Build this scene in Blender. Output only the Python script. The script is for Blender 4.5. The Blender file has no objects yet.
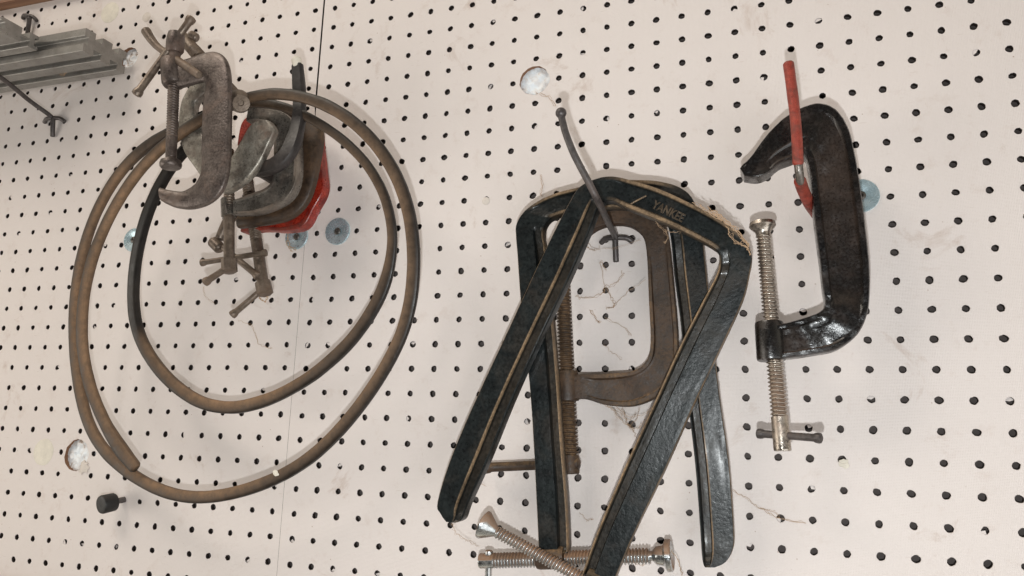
import bpy, bmesh, math, random
from mathutils import Vector, Matrix, noise
from mathutils.geometry import delaunay_2d_cdt

random.seed(7)
S = 0.0254                      # one board unit is one inch
scene = bpy.context.scene
COL = scene.collection

# ------------------------------------------------------------------ camera
# board space: x right, y up, z out of the wall (inches)
F = 745.77
CAM = Vector((15.538, -18.419, 27.634))
RX = Vector((0.94904861, 0.02881354, -0.31380969))
RY = Vector((-0.03272416, -0.98141641, -0.18907924))   # image down
RZ = Vector((-0.31342602, 0.18971455, -0.93046898))    # forward


def W(v):                        # board space -> blender metres
    return Vector((v[0] * S, -v[2] * S, v[1] * S))


def ray(px, py):
    return RX * ((px - 512) / F) + RY * ((py - 288) / F) + RZ


def P(px, py, h=0.0):            # where the sight line meets the plane h inches off the board
    d = ray(px, py)
    return CAM + d * ((h - CAM.z) / d.z)


def PXp(px, py, X):              # same for the plane x = X
    d = ray(px, py)
    return CAM + d * ((X - CAM.x) / d.x)


def rad(p, rpx):                 # size in inches of rpx at point p
    return rpx * (p - CAM).dot(RZ) / F


cam = bpy.data.cameras.new("camera")
camo = bpy.data.objects.new("camera", cam)
COL.objects.link(camo)
cam.sensor_width = 36.0
cam.lens = F / 1024 * 36.0
cam.clip_start = 0.01
cam.clip_end = 100


def D(v):
    return Vector((v[0], -v[2], v[1]))


m = Matrix.Identity(4)
for c, v in enumerate((D(RX), -D(RY), -D(RZ))):
    for r in range(3):
        m[r][c] = v[r]
m.translation = W(CAM)
camo.matrix_world = m
scene.camera = camo

# ------------------------------------------------------------------ object helpers


def finish(bm, name, mat, parent=None, smooth=True, angle=38):
    bmesh.ops.recalc_face_normals(bm, faces=bm.faces)
    if smooth:
        lim = math.radians(angle)
        for f in bm.faces:
            f.smooth = True
        for e in bm.edges:
            if len(e.link_faces) == 2 and e.calc_face_angle(0) > lim:
                e.smooth = False
    me = bpy.data.meshes.new(name)
    bm.to_mesh(me)
    bm.free()
    mats = mat if isinstance(mat, (list, tuple)) else [mat]
    for mm in mats:
        me.materials.append(mm)
    o = bpy.data.objects.new(name, me)
    COL.objects.link(o)
    if parent is not None:
        root = parent
        while root.parent:
            root = root.parent
        o.parent = parent
        if parent is root or parent.parent is not None or True:
            off = root.location
            me.transform(Matrix.Translation(-off))
    return o


def tag(o, label, cat, group=None):
    o['label'] = label
    o['category'] = cat
    if group:
        o['group'] = group
    return o


def thing(name, label, cat, base, group=None):
    o = bpy.data.objects.new(name, None)
    o.empty_display_size = 0.02
    COL.objects.link(o)
    o.location = W(base)
    return tag(o, label, cat, group)


def NB():
    bm = bmesh.new()
    bm.verts.layers.float_color.new('dust')
    return bm


def addv(bm, p, d=0.0):
    v = bm.verts.new(W(p))
    v[bm.verts.layers.float_color['dust']] = (d, d, d, 1)
    return v


def cr(p0, p1, p2, p3, t):
    return 0.5 * ((2 * p1) + (-p0 + p2) * t + (2 * p0 - 5 * p1 + 4 * p2 - p3) * t * t + (-p0 + 3 * p1 - 3 * p2 + p3) * t ** 3)


def spline(pts, n):
    out = []
    N = len(pts)
    for i in range(N - 1):
        p0 = pts[max(i - 1, 0)]
        p3 = pts[min(i + 2, N - 1)]
        for k in range(n):
            out.append(cr(p0, pts[i], pts[i + 1], p3, k / n))
    out.append(pts[-1])
    return out


def skin(bm, rings, closed_ring=True, cap=True):
    for a, b in zip(rings[:-1], rings[1:]):
        n = len(a)
        for i in range(n if closed_ring else n - 1):
            j = (i + 1) % n
            bm.faces.new((a[i], a[j], b[j], b[i]))
    if cap:
        bm.faces.new(rings[0][::-1])
        bm.faces.new(rings[-1])


# ---- cast clamp frames: a loft between an outer and an inner rail -----
US = [0, .012, .035, .07, .11, .14, .165, .19, .25, .35, .5, .6, .633, .645, .66, .675, .70, .75, .81, .835, .86, .89, .92, .95, .975, .99, 1]


def edge_d(u, r):
    e = min(u, 1 - u)
    if e < .035:
        return r * (1 - math.sqrt(max(0, 1 - (1 - e / .035) ** 2)))
    return 0


def prof_panel(u):               # 1 inside the sunk panel
    e = min(u, 1 - u)
    return max(0, min(1, (e - .14) / .035))


def prof_arm(u):                 # groove near the inner edge
    if u <= .645 or u >= .95:
        return 0
    if u < .70:
        return (u - .645) / .055
    if u > .90:
        return (.95 - u) / .05
    return 1


def dust_panel(u):
    e = min(u, 1 - u)
    return 1.0 if .02 < e < .13 else (.5 if e < .15 else 0)


def dust_arm(u, ridge):
    if ridge and .625 < u < .67:
        return 1
    if not ridge and u > .945:
        return 1
    if u < .02:
        return .7
    return .12 if .68 < u < .9 else 0


def cast_frame(stations, h, t, mat, name, parent, edge=.09, pd=.10, gd=.2, ell=0, n=5, dust0=0.0, rough=.012, ridge=lambda f: True, dust_in=None):
    """stations: (ox,oy, ix,iy, panel, arm); h: (h_start,h_end) or list; ell: 0 slab .. 1 ellipse section"""
    N = len(stations)
    hs = h if isinstance(h, list) else [h[0] + (h[1] - h[0]) * i / (N - 1) for i in range(N)]
    O = [P(s[0], s[1], hs[i]) for i, s in enumerate(stations)]
    I = [P(s[2], s[3], hs[i]) for i, s in enumerate(stations)]
    pa = [Vector((s[4] if len(s) > 4 else 0, s[5] if len(s) > 5 else 0, 0)) for s in stations]
    O2, I2, pa2 = spline(O, n), spline(I, n), []
    for i in range(N - 1):
        for k in range(n):
            f = k / n
            f = f * f * (3 - 2 * f)
            pa2.append(pa[i].lerp(pa[i + 1], f))
    pa2.append(pa[-1])
    bm = NB()
    rings = []
    K = len(US)
    for idx, (o, i_, w) in enumerate(zip(O2, I2, pa2)):
        ring = []
        width = (o - i_).length
        for u in US:
            p = o.lerp(i_, u)
            e = edge_d(u, edge)
            d = e + pd * prof_panel(u) * w.x + gd * prof_arm(u) * w.y
            if ell:
                c = math.sqrt(max(0, 1 - (2 * u - 1) ** 2))
                d = d * (1 - ell) + ell * (t * .5) * (1 - c)
            nz = noise.noise(p * 3.0) * rough + noise.noise(p * 9.0) * rough * .6
            du = max(dust0, (prof_panel(u) * dust_in(idx / len(O2)) if dust_in else dust_panel(u) * .9) * w.x, dust_arm(u, ridge(idx / len(O2))) * w.y)
            ring.append(addv(bm, Vector((p.x, p.y, p.z - d + nz)), du))
        for u in reversed(US[1:-1:3] if True else US):
            p = o.lerp(i_, u)
            d = t - edge_d(u, edge)
            if ell:
                c = math.sqrt(max(0, 1 - (2 * u - 1) ** 2))
                d = d * (1 - ell) + ell * (t * .5) * (1 + c)
            ring.append(addv(bm, Vector((p.x, p.y, p.z - d)), dust0))
        rings.append(ring)
    skin(bm, rings)
    return finish(bm, name, mat, parent, angle=32)


# ---- tubes, lathes and threads -----
def frame_at(t, ref=Vector((0, 0, 1))):
    t = t.normalized()
    s = t.cross(ref)
    if s.length < 1e-3:
        s = t.cross(Vector((0, 1, 0)))
    s.normalize()
    return s, s.cross(t).normalized()


def tube(pts, rads, mat, name, parent=None, n=6, seg=14, flat=1.0, dust=None, cap_round=True, wob=0.0, bm=None, square=False):
    """pts board points, rads in inches (number or list); flat: out-of-board radius / in-board radius"""
    own = bm is None
    if own:
        bm = NB()
    if not isinstance(rads, (list, tuple)):
        rads = [rads] * len(pts)
    dd = dust if isinstance(dust, (list, tuple)) else [dust or 0.0] * len(pts)
    prm = [Vector((a, b, 0)) for a, b in zip(rads, dd)]
    Q = spline(pts, n) if len(pts) > 2 else [pts[0].lerp(pts[1], k / 6) for k in range(7)]
    R = spline(prm, n) if len(pts) > 2 else [prm[0].lerp(prm[1], k / 6) for k in range(7)]
    rings = []

    def ring(c, s, up, r, d):
        out = []
        for k in range(seg):
            a = 2 * math.pi * k / seg
            ca, sa = math.cos(a), math.sin(a)
            if square:
                q = (abs(ca) ** 4 + abs(sa) ** 4) ** .25
                ca, sa = ca / q, sa / q
            off = s * (ca * r) + up * (sa * r * flat)
            out.append(addv(bm, c + off, d * (max(.04, min(1, .12 + .5 * off.z / (r * flat) + .62 * ca)) if square else 1)))  # square sections carry painted shading: paler front and inner side, darker outer side
        return out
    L = len(Q)
    for i in range(L):
        t = (Q[min(i + 1, L - 1)] - Q[max(i - 1, 0)])
        s, up = frame_at(t)
        t.normalize()
        r, d = R[i].x, R[i].y
        if wob:
            r *= 1 + wob * noise.noise(Q[i] * 1.7)
        if i == 0 and cap_round:
            for q in (.3, .75):
                rings.append(ring(Q[0] - t * r * (1 - q) * .6, s, up, r * math.sqrt(1 - (1 - q) ** 2), d))
        rings.append(ring(Q[i], s, up, r, d))
        if i == L - 1 and cap_round:
            for q in (.75, .3):
                rings.append(ring(Q[i] + t * r * (1 - q) * .6, s, up, r * math.sqrt(1 - (1 - q) ** 2), d))
    skin(bm, rings)
    if own:
        return finish(bm, name, mat, parent)


def lathe(A, B, prof, mat, name, parent=None, seg=22, bm=None, dust=0.0):
    """prof: list of (distance along A->B in inches, radius)"""
    own = bm is None
    if own:
        bm = NB()
    t = (B - A).normalized()
    s, up = frame_at(t)
    rings = []
    for d, r in prof:
        c = A + t * d
        rings.append([addv(bm, c + s * (math.cos(2 * math.pi * k / seg) * r) + up * (math.sin(2 * math.pi * k / seg) * r), dust) for k in range(seg)])
    skin(bm, rings)
    if own:
        return finish(bm, name, mat, parent)


def screw_thread(A, B, rA, rB, pitch, mat, name, parent=None, amp=.15, seg=20, smoothA=0, smoothB=0):
    bm = NB()
    L = (B - A).length
    t = (B - A).normalized()
    s, up = frame_at(t)
    nper = 8
    n = int(L / pitch * nper)
    rings = []
    for i in range(n + 1):
        z = L * i / n
        r0 = rA + (rB - rA) * z / L
        ring = []
        for k in range(seg):
            a = 2 * math.pi * k / seg
            ph = (z / pitch - k / seg) % 1.0
            tri = abs(ph * 2 - 1)
            tri = max(0, min(1, (tri - .2) / .6))
            f = 1 - amp * 2 * tri
            if z < smoothA or z > L - smoothB:
                f = .97
            if z < .02 or z > L - .02:
                f = .9
            r = r0 * f
            gr = 0 if (z < smoothA or z > L - smoothB) else max(0, min(1, (tri - .35) * 2)) * .8
            ring.append(addv(bm, A + t * z + s * (math.cos(a) * r) + up * (math.sin(a) * r), gr))
        rings.append(ring)
    skin(bm, rings)
    return finish(bm, name, mat, parent, angle=60)


def bar_handle(A, B, r, mat, parent, name='handle_bar', dust=0.0):
    L = (B - A).length
    k = r * 1.35
    prof = [(0, k * .55), (r * .3, k * .95), (r * .9, k), (r * 1.7, k * .9), (r * 2.1, r), (L * .5, r * .96), (L - r * 2.1, r), (L - r * 1.7, k * .9), (L - r * .9, k), (L - r * .3, k * .95), (L, k * .55)]
    return lathe(A, B, prof, mat, name, parent, seg=16, dust=dust)


# ------------------------------------------------------------------ materials
def nodes(name):
    mt = bpy.data.materials.new(name)
    mt.use_nodes = True
    nt = mt.node_tree
    b = nt.nodes['Principled BSDF']
    return mt, nt, b


def mk(nt, typ, **kw):
    n = nt.nodes.new(typ)
    for k, v in kw.items():
        if k in n.inputs:
            n.inputs[k].default_value = v
        else:
            setattr(n, k, v)
    return n


def noise_n(nt, co, scale, detail=4, rough=.6, dist=0):
    n = mk(nt, 'ShaderNodeTexNoise')
    n.inputs['Scale'].default_value = scale
    n.inputs['Detail'].default_value = detail
    n.inputs['Roughness'].default_value = rough
    n.inputs['Distortion'].default_value = dist
    nt.links.new(co, n.inputs['Vector'])
    return n.outputs['Fac']


def ramp(nt, fac, stops):
    r = mk(nt, 'ShaderNodeValToRGB')
    el = r.color_ramp.elements
    while len(el) < len(stops):
        el.new(.5)
    for e, (p, c) in zip(el, stops):
        e.position = p
        e.color = (*c, 1) if len(c) == 3 else c
    nt.links.new(fac, r.inputs['Fac'])
    return r.outputs['Color']


def mix(nt, fac, a, b, mode='MIX'):
    m_ = mk(nt, 'ShaderNodeMix', data_type='RGBA', blend_type=mode)
    for sock, v in ((m_.inputs[0], fac), (m_.inputs[6], a), (m_.inputs[7], b)):
        if isinstance(v, (int, float)):
            sock.default_value = v
        elif isinstance(v, tuple):
            sock.default_value = (*v, 1) if len(v) == 3 else v
        else:
            nt.links.new(v, sock)
    return m_.outputs[2]


def math_n(nt, op, a, b=None, clamp=False):
    n = mk(nt, 'ShaderNodeMath', operation=op)
    n.use_clamp = clamp
    for i, v in enumerate((a, b)):
        if v is None:
            continue
        if isinstance(v, (int, float)):
            n.inputs[i].default_value = v
        else:
            nt.links.new(v, n.inputs[i])
    return n.outputs[0]


def bump(nt, h, strength, dist, b, prev=None):
    n = mk(nt, 'ShaderNodeBump')
    n.inputs['Strength'].default_value = strength
    n.inputs['Distance'].default_value = dist
    nt.links.new(h, n.inputs['Height'])
    if prev is not None:
        nt.links.new(prev, n.inputs['Normal'])
    nt.links.new(n.outputs[0], b.inputs['Normal'])
    return n.outputs[0]


def grimy(name, base, base2, rough=(.3, .6), metal=0.0, dustcol=(.23, .14, .075), up=.6, upthr=.35, attr=1.0, patch=.0,
          patchcol=(.12, .05, .025), bscale=260, bstr=.5, bdist=.0006, nscale=60, spec=.5, coat=0.0, uni=.15, fc=.28):
    """painted or bare metal with dirt lying on upward faces, on worn ridges (attribute) and in patches"""
    mt, nt, b = nodes(name)
    tc = mk(nt, 'ShaderNodeTexCoord')
    co = tc.outputs['Object']
    n1 = noise_n(nt, co, nscale, 6, .65)
    n2 = noise_n(nt, co, nscale * 6, 4, .7)
    n3 = noise_n(nt, co, nscale * .45, 5, .6, .6)
    col = mix(nt, ramp(nt, n1, [(.35, (0, 0, 0)), (.65, (1, 1, 1))]), base, base2)
    fine = ramp(nt, n2, [(.3, (1 - fc,) * 3), (.5, (1, 1, 1)), (.7, (1 + fc,) * 3)])
    col = mix(nt, 1.0, col, fine, 'MULTIPLY')
    geo = mk(nt, 'ShaderNodeNewGeometry')
    sx = mk(nt, 'ShaderNodeSeparateXYZ')
    nt.links.new(geo.outputs['Normal'], sx.inputs[0])
    upf = math_n(nt, 'MULTIPLY', math_n(nt, 'SUBTRACT', sx.outputs['Z'], upthr, True), up * 2.2, True)
    at = mk(nt, 'ShaderNodeAttribute', attribute_name='dust')
    af = math_n(nt, 'MULTIPLY', at.outputs['Fac'], attr, True)
    brk = ramp(nt, n2, [(.38, (uni, uni, uni)), (.6, (1, 1, 1))])
    u3 = max(.35, uni)
    brk3 = ramp(nt, n3, [(.33, (u3, u3, u3)), (.6, (1, 1, 1))])
    m1 = math_n(nt, 'MAXIMUM', upf, af, True)
    m1 = math_n(nt, 'MULTIPLY', math_n(nt, 'MULTIPLY', m1, brk), brk3, True)
    pm = ramp(nt, n3, [(.5, (0, 0, 0)), (.66, (1, 1, 1))])
    pm = math_n(nt, 'MULTIPLY', math_n(nt, 'MULTIPLY', pm, brk), patch, True)
    col = mix(nt, pm, col, patchcol)
    dvar = mix(nt, n1, tuple(c * .65 for c in dustcol), tuple(min(1, c * 1.35) for c in dustcol))
    col = mix(nt, m1, col, dvar)
    nt.links.new(col, b.inputs['Base Color'])
    tot = math_n(nt, 'MAXIMUM', m1, pm, True)
    mr = mk(nt, 'ShaderNodeMapRange')
    nt.links.new(n2, mr.inputs[0])
    mr.inputs[1].default_value = .3
    mr.inputs[2].default_value = .7
    mr.inputs[3].default_value = rough[0]
    mr.inputs[4].default_value = rough[1]
    rr = math_n(nt, 'ADD', mr.outputs[0], math_n(nt, 'MULTIPLY', tot, .4), True)
    nt.links.new(rr, b.inputs['Roughness'])
    if metal:
        mm = math_n(nt, 'MULTIPLY', math_n(nt, 'SUBTRACT', 1.0, tot, True), metal)
        nt.links.new(mm, b.inputs['Metallic'])
    b.inputs['Specular IOR Level'].default_value = spec
    b.inputs['Coat Weight'].default_value = coat
    b.inputs['Coat Roughness'].default_value = .15
    nb = noise_n(nt, co, bscale, 3, .6)
    bp = bump(nt, nb, bstr, bdist, b)
    bump(nt, n2, .25, .0005, b, bp)
    return mt


M = {}
M['black'] = grimy('hammered_black_paint', (.003, .0045, .005), (.010, .0135, .014), (.25, .45), dustcol=(.30, .20, .115), up=.5, upthr=.4, uni=.5, fc=.35, coat=.12, bscale=290, bstr=.42, bdist=.0006, patch=.25, patchcol=(.05, .034, .022), spec=.3)
M['black_rusty'] = grimy('greasy_black_paint', (.0025, .0025, .003), (.009, .007, .006), (.14, .38), dustcol=(.085, .052, .036), up=.6, upthr=.25, bscale=240, bstr=.4, patch=.35, patchcol=(.04, .024, .018), nscale=80, spec=.5, attr=.55, uni=.6, coat=.25)
M['rust'] = grimy('rusty_brown_iron', (.022, .013, .008), (.065, .036, .019), (.38, .65), dustcol=(.23, .14, .07), up=.75, upthr=-.05, patch=.5, patchcol=(.085, .045, .027), bscale=420, bstr=.45, nscale=50)
M['iron'] = grimy('worn_grey_iron', (.11, .098, .088), (.25, .23, .205), (.2, .42), metal=.7, dustcol=(.20, .14, .10), up=.5, upthr=.5, patch=.5, patchcol=(.12, .075, .05), bscale=350, bstr=.3, nscale=60, uni=.75)
M['iron_dark'] = grimy('dark_grey_iron', (.075, .058, .052), (.155, .128, .115), (.24, .5), metal=.6, dustcol=(.19, .13, .09), up=.5, upthr=.5, patch=.6, patchcol=(.13, .075, .05), bscale=380, bstr=.5, nscale=80, uni=.4)
M['iron_pale'] = grimy('pale_scuffed_iron', (.14, .12, .10), (.36, .335, .29), (.22, .48), metal=.55, dustcol=(.22, .15, .10), up=.5, upthr=.6, patch=.8, patchcol=(.13, .08, .055), bscale=350, bstr=.35, nscale=75, uni=.4)
M['screw_old'] = grimy('dirty_screw_steel', (.10, .075, .058), (.215, .17, .135), (.28, .5), metal=.55, dustcol=(.25, .17, .11), up=.5, upthr=.3, patch=.7, patchcol=(.14, .085, .055), bscale=500, bstr=.3, uni=.4)
M['zinc'] = grimy('zinc_plated_screw', (.36, .39, .40), (.52, .54, .54), (.14, .32), metal=1.0, dustcol=(.24, .125, .06), up=3, upthr=.08, uni=.85, patch=.35, patchcol=(.25, .13, .06), bscale=500, bstr=.25)
M['nickel'] = grimy('nickel_screw_steel', (.34, .30, .26), (.52, .47, .41), (.16, .36), metal=1.0, dustcol=(.17, .09, .045), up=1.0, upthr=.3, uni=.4, patch=.55, patchcol=(.22, .12, .07), bscale=500, bstr=.25)
M['red'] = grimy('red_clamp_paint', (.17, .010, .007), (.36, .034, .016), (.2, .4), dustcol=(.13, .05, .035), up=.5, upthr=.5, patch=1.0, patchcol=(.07, .014, .010), bscale=200, bstr=.3, nscale=75, uni=.5, fc=.4)
M['vinyl'] = grimy('red_vinyl', (.18, .022, .013), (.31, .05, .03), (.35, .55), dustcol=(.35, .2, .14), up=.3, patch=.9, patchcol=(.10, .035, .025), nscale=200, bscale=120, bstr=.5, uni=.5, fc=.35)
M['tape'] = grimy('black_vinyl', (.012, .010, .011), (.03, .025, .024), (.35, .6), dustcol=(.15, .09, .06), up=.5, upthr=.4, attr=1, patch=.3, patchcol=(.05, .03, .025), bscale=160, bstr=.5)
M['hook'] = grimy('dark_steel_hook', (.06, .052, .052), (.11, .098, .095), (.35, .5), metal=.5, dustcol=(.2, .14, .1), up=.3, upthr=.5, patch=.4, patchcol=(.09, .055, .04), bscale=300, bstr=.25)
M['alu'] = grimy('grey_aluminium', (.22, .207, .19), (.30, .285, .265), (.26, .38), metal=.4, dustcol=(.25, .19, .14), up=.6, upthr=.5, patch=.25, patchcol=(.12, .09, .07), bscale=60, bstr=.05, fc=.05)
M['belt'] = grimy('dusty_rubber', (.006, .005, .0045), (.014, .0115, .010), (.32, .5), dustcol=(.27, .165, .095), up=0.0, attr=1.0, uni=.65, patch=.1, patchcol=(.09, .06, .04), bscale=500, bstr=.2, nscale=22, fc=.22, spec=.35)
M['wood'] = None
M['rubber'] = grimy('black_rubber', (.005, .005, .005), (.011, .010, .010), (.4, .6), dustcol=(.08, .06, .05), up=.3, bscale=150, bstr=.2)
M['washer'] = grimy('blue_zinc_washer', (.40, .55, .61), (.58, .71, .76), (.2, .32), metal=.6, dustcol=(.45, .4, .35), up=.2, uni=.9, patch=.2, patchcol=(.40, .36, .33), bscale=40, bstr=.02, fc=.04)
M['bolt'] = grimy('dark_screw_head', (.07, .065, .06), (.12, .11, .1), (.3, .5), metal=.7)


def simple(name, c, rough=.7):
    mt, nt, b = nodes(name)
    co = mk(nt, 'ShaderNodeTexCoord').outputs['Object']
    n = noise_n(nt, co, 80, 5, .7)
    nt.links.new(mix(nt, n, tuple(x * .7 for x in c), tuple(min(1, x * 1.3) for x in c)), b.inputs['Base Color'])
    b.inputs['Roughness'].default_value = rough
    return mt


M['web'] = simple('cobweb_fibre', (.44, .30, .19), .9)
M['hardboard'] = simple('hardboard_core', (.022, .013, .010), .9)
M['torn'] = simple('torn_hardboard', (.24, .125, .07), .9)
M['backing'] = simple('grey_wall_behind', (.135, .112, .104), .9)
M['filler'] = simple('cream_filler', (.70, .655, .565), .6)
M['filler_faint'] = simple('faint_filler', (.66, .60, .545), .7)

# painted board face
mt, nt, b = nodes('painted_pegboard')
co = mk(nt, 'ShaderNodeTexCoord').outputs['Object']
n1 = noise_n(nt, co, 5, 5, .6)
n2 = noise_n(nt, co, 38, 6, .75)
n3 = noise_n(nt, co, 420, 2, .5)
col = mix(nt, n1, (.725, .66, .628), (.78, .72, .692))
col = mix(nt, ramp(nt, n2, [(.56, (0, 0, 0)), (.78, (1, 1, 1))]), col, (.66, .575, .53))
sm = ramp(nt, noise_n(nt, co, 16, 9, .72, .8), [(.60, (0, 0, 0)), (.76, (1, 1, 1))])
col = mix(nt, math_n(nt, 'MULTIPLY', sm, .7), col, (.47, .35, .28))
# small specks of dirt
vo = mk(nt, 'ShaderNodeTexVoronoi')
vo.inputs['Scale'].default_value = 95
vo.inputs['Randomness'].default_value = 1
nt.links.new(co, vo.inputs['Vector'])
sp = ramp(nt, vo.outputs['Distance'], [(.035, (1, 1, 1)), (.075, (0, 0, 0))])
sp = math_n(nt, 'MULTIPLY', sp, ramp(nt, noise_n(nt, co, 14, 3, .6), [(.52, (0, 0, 0)), (.6, (1, 1, 1))]), True)
col = mix(nt, math_n(nt, 'MULTIPLY', sp, .7), col, (.34, .22, .16))
# fine scratches
mp = mk(nt, 'ShaderNodeMapping')
mp.inputs['Scale'].default_value = (60, 60, 700)
mp.inputs['Rotation'].default_value = (0, .35, 0)
nt.links.new(co, mp.inputs[0])
sc = ramp(nt, noise_n(nt, mp.outputs[0], 1.0, 2, .5), [(.70, (0, 0, 0)), (.74, (1, 1, 1))])
col = mix(nt, math_n(nt, 'MULTIPLY', sc, .35), col, (.5, .4, .34))
nt.links.new(col, b.inputs['Base Color'])
b.inputs['Roughness'].default_value = .52
b.inputs['Specular IOR Level'].default_value = .35
wx = mk(nt, 'ShaderNodeTexWave', wave_type='BANDS', bands_direction='X')
wx.inputs['Scale'].default_value = 260
wx.inputs['Distortion'].default_value = 1.5
wz = mk(nt, 'ShaderNodeTexWave', wave_type='BANDS', bands_direction='Z')
wz.inputs['Scale'].default_value = 260
wz.inputs['Distortion'].default_value = 1.5
nt.links.new(co, wx.inputs['Vector'])
nt.links.new(co, wz.inputs['Vector'])
wv = math_n(nt, 'ADD', wx.outputs['Fac'], wz.outputs['Fac'])
bp = bump(nt, wv, .4, .0003, b)
bp = bump(nt, n3, .5, .0003, b, bp)
bump(nt, n2, .25, .0012, b, bp)
M['board'] = mt

# crumpled white sheet seen through the big cut-outs
mt, nt, b = nodes('crumpled_white_film')
co = mk(nt, 'ShaderNodeTexCoord').outputs['Object']
n1 = noise_n(nt, co, 75, 5, .62, 1.0)
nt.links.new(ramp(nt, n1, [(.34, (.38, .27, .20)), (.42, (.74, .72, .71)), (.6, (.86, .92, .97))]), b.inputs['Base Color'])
b.inputs['Roughness'].default_value = .3
bump(nt, n1, .8, .002, b)
M['film'] = mt

# wood trim
mt, nt, b = nodes('brown_wood')
co = mk(nt, 'ShaderNodeTexCoord').outputs['Object']
mp = mk(nt, 'ShaderNodeMapping')
mp.inputs['Scale'].default_value = (4, 60, 90)
nt.links.new(co, mp.inputs[0])
n1 = noise_n(nt, mp.outputs[0], 1.5, 5, .6, .4)
nt.links.new(ramp(nt, n1, [(.3, (.16, .075, .04)), (.7, (.36, .20, .12))]), b.inputs['Base Color'])
b.inputs['Roughness'].default_value = .6
bump(nt, n1, .3, .0006, b)
M['wood'] = mt

# ------------------------------------------------------------------ the pegboard
THICK = .21
BIG = [  # px, py, radius in inches, drop
    (534.5, 80.5, .66), (76.5, 455, .75), (129, 57.5, .60)]
bigs = [(P(x, y), r) for x, y, r in BIG]
TOPY = P(30, 5).y
BOTY = P(2, 577).y
seam = P(300, 300).x
print('top', TOPY, 'bot', BOTY, 'seam', seam, P(318, 50).x, P(285, 500).x, P(0, 10).y, P(60, -1).y)


def gap(y):                      # the seam between the sheets is open at the top and nearly closed lower down
    return .012 + .075 * max(0, min(1, (y - P(316, 118).y) / .6))


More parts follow.
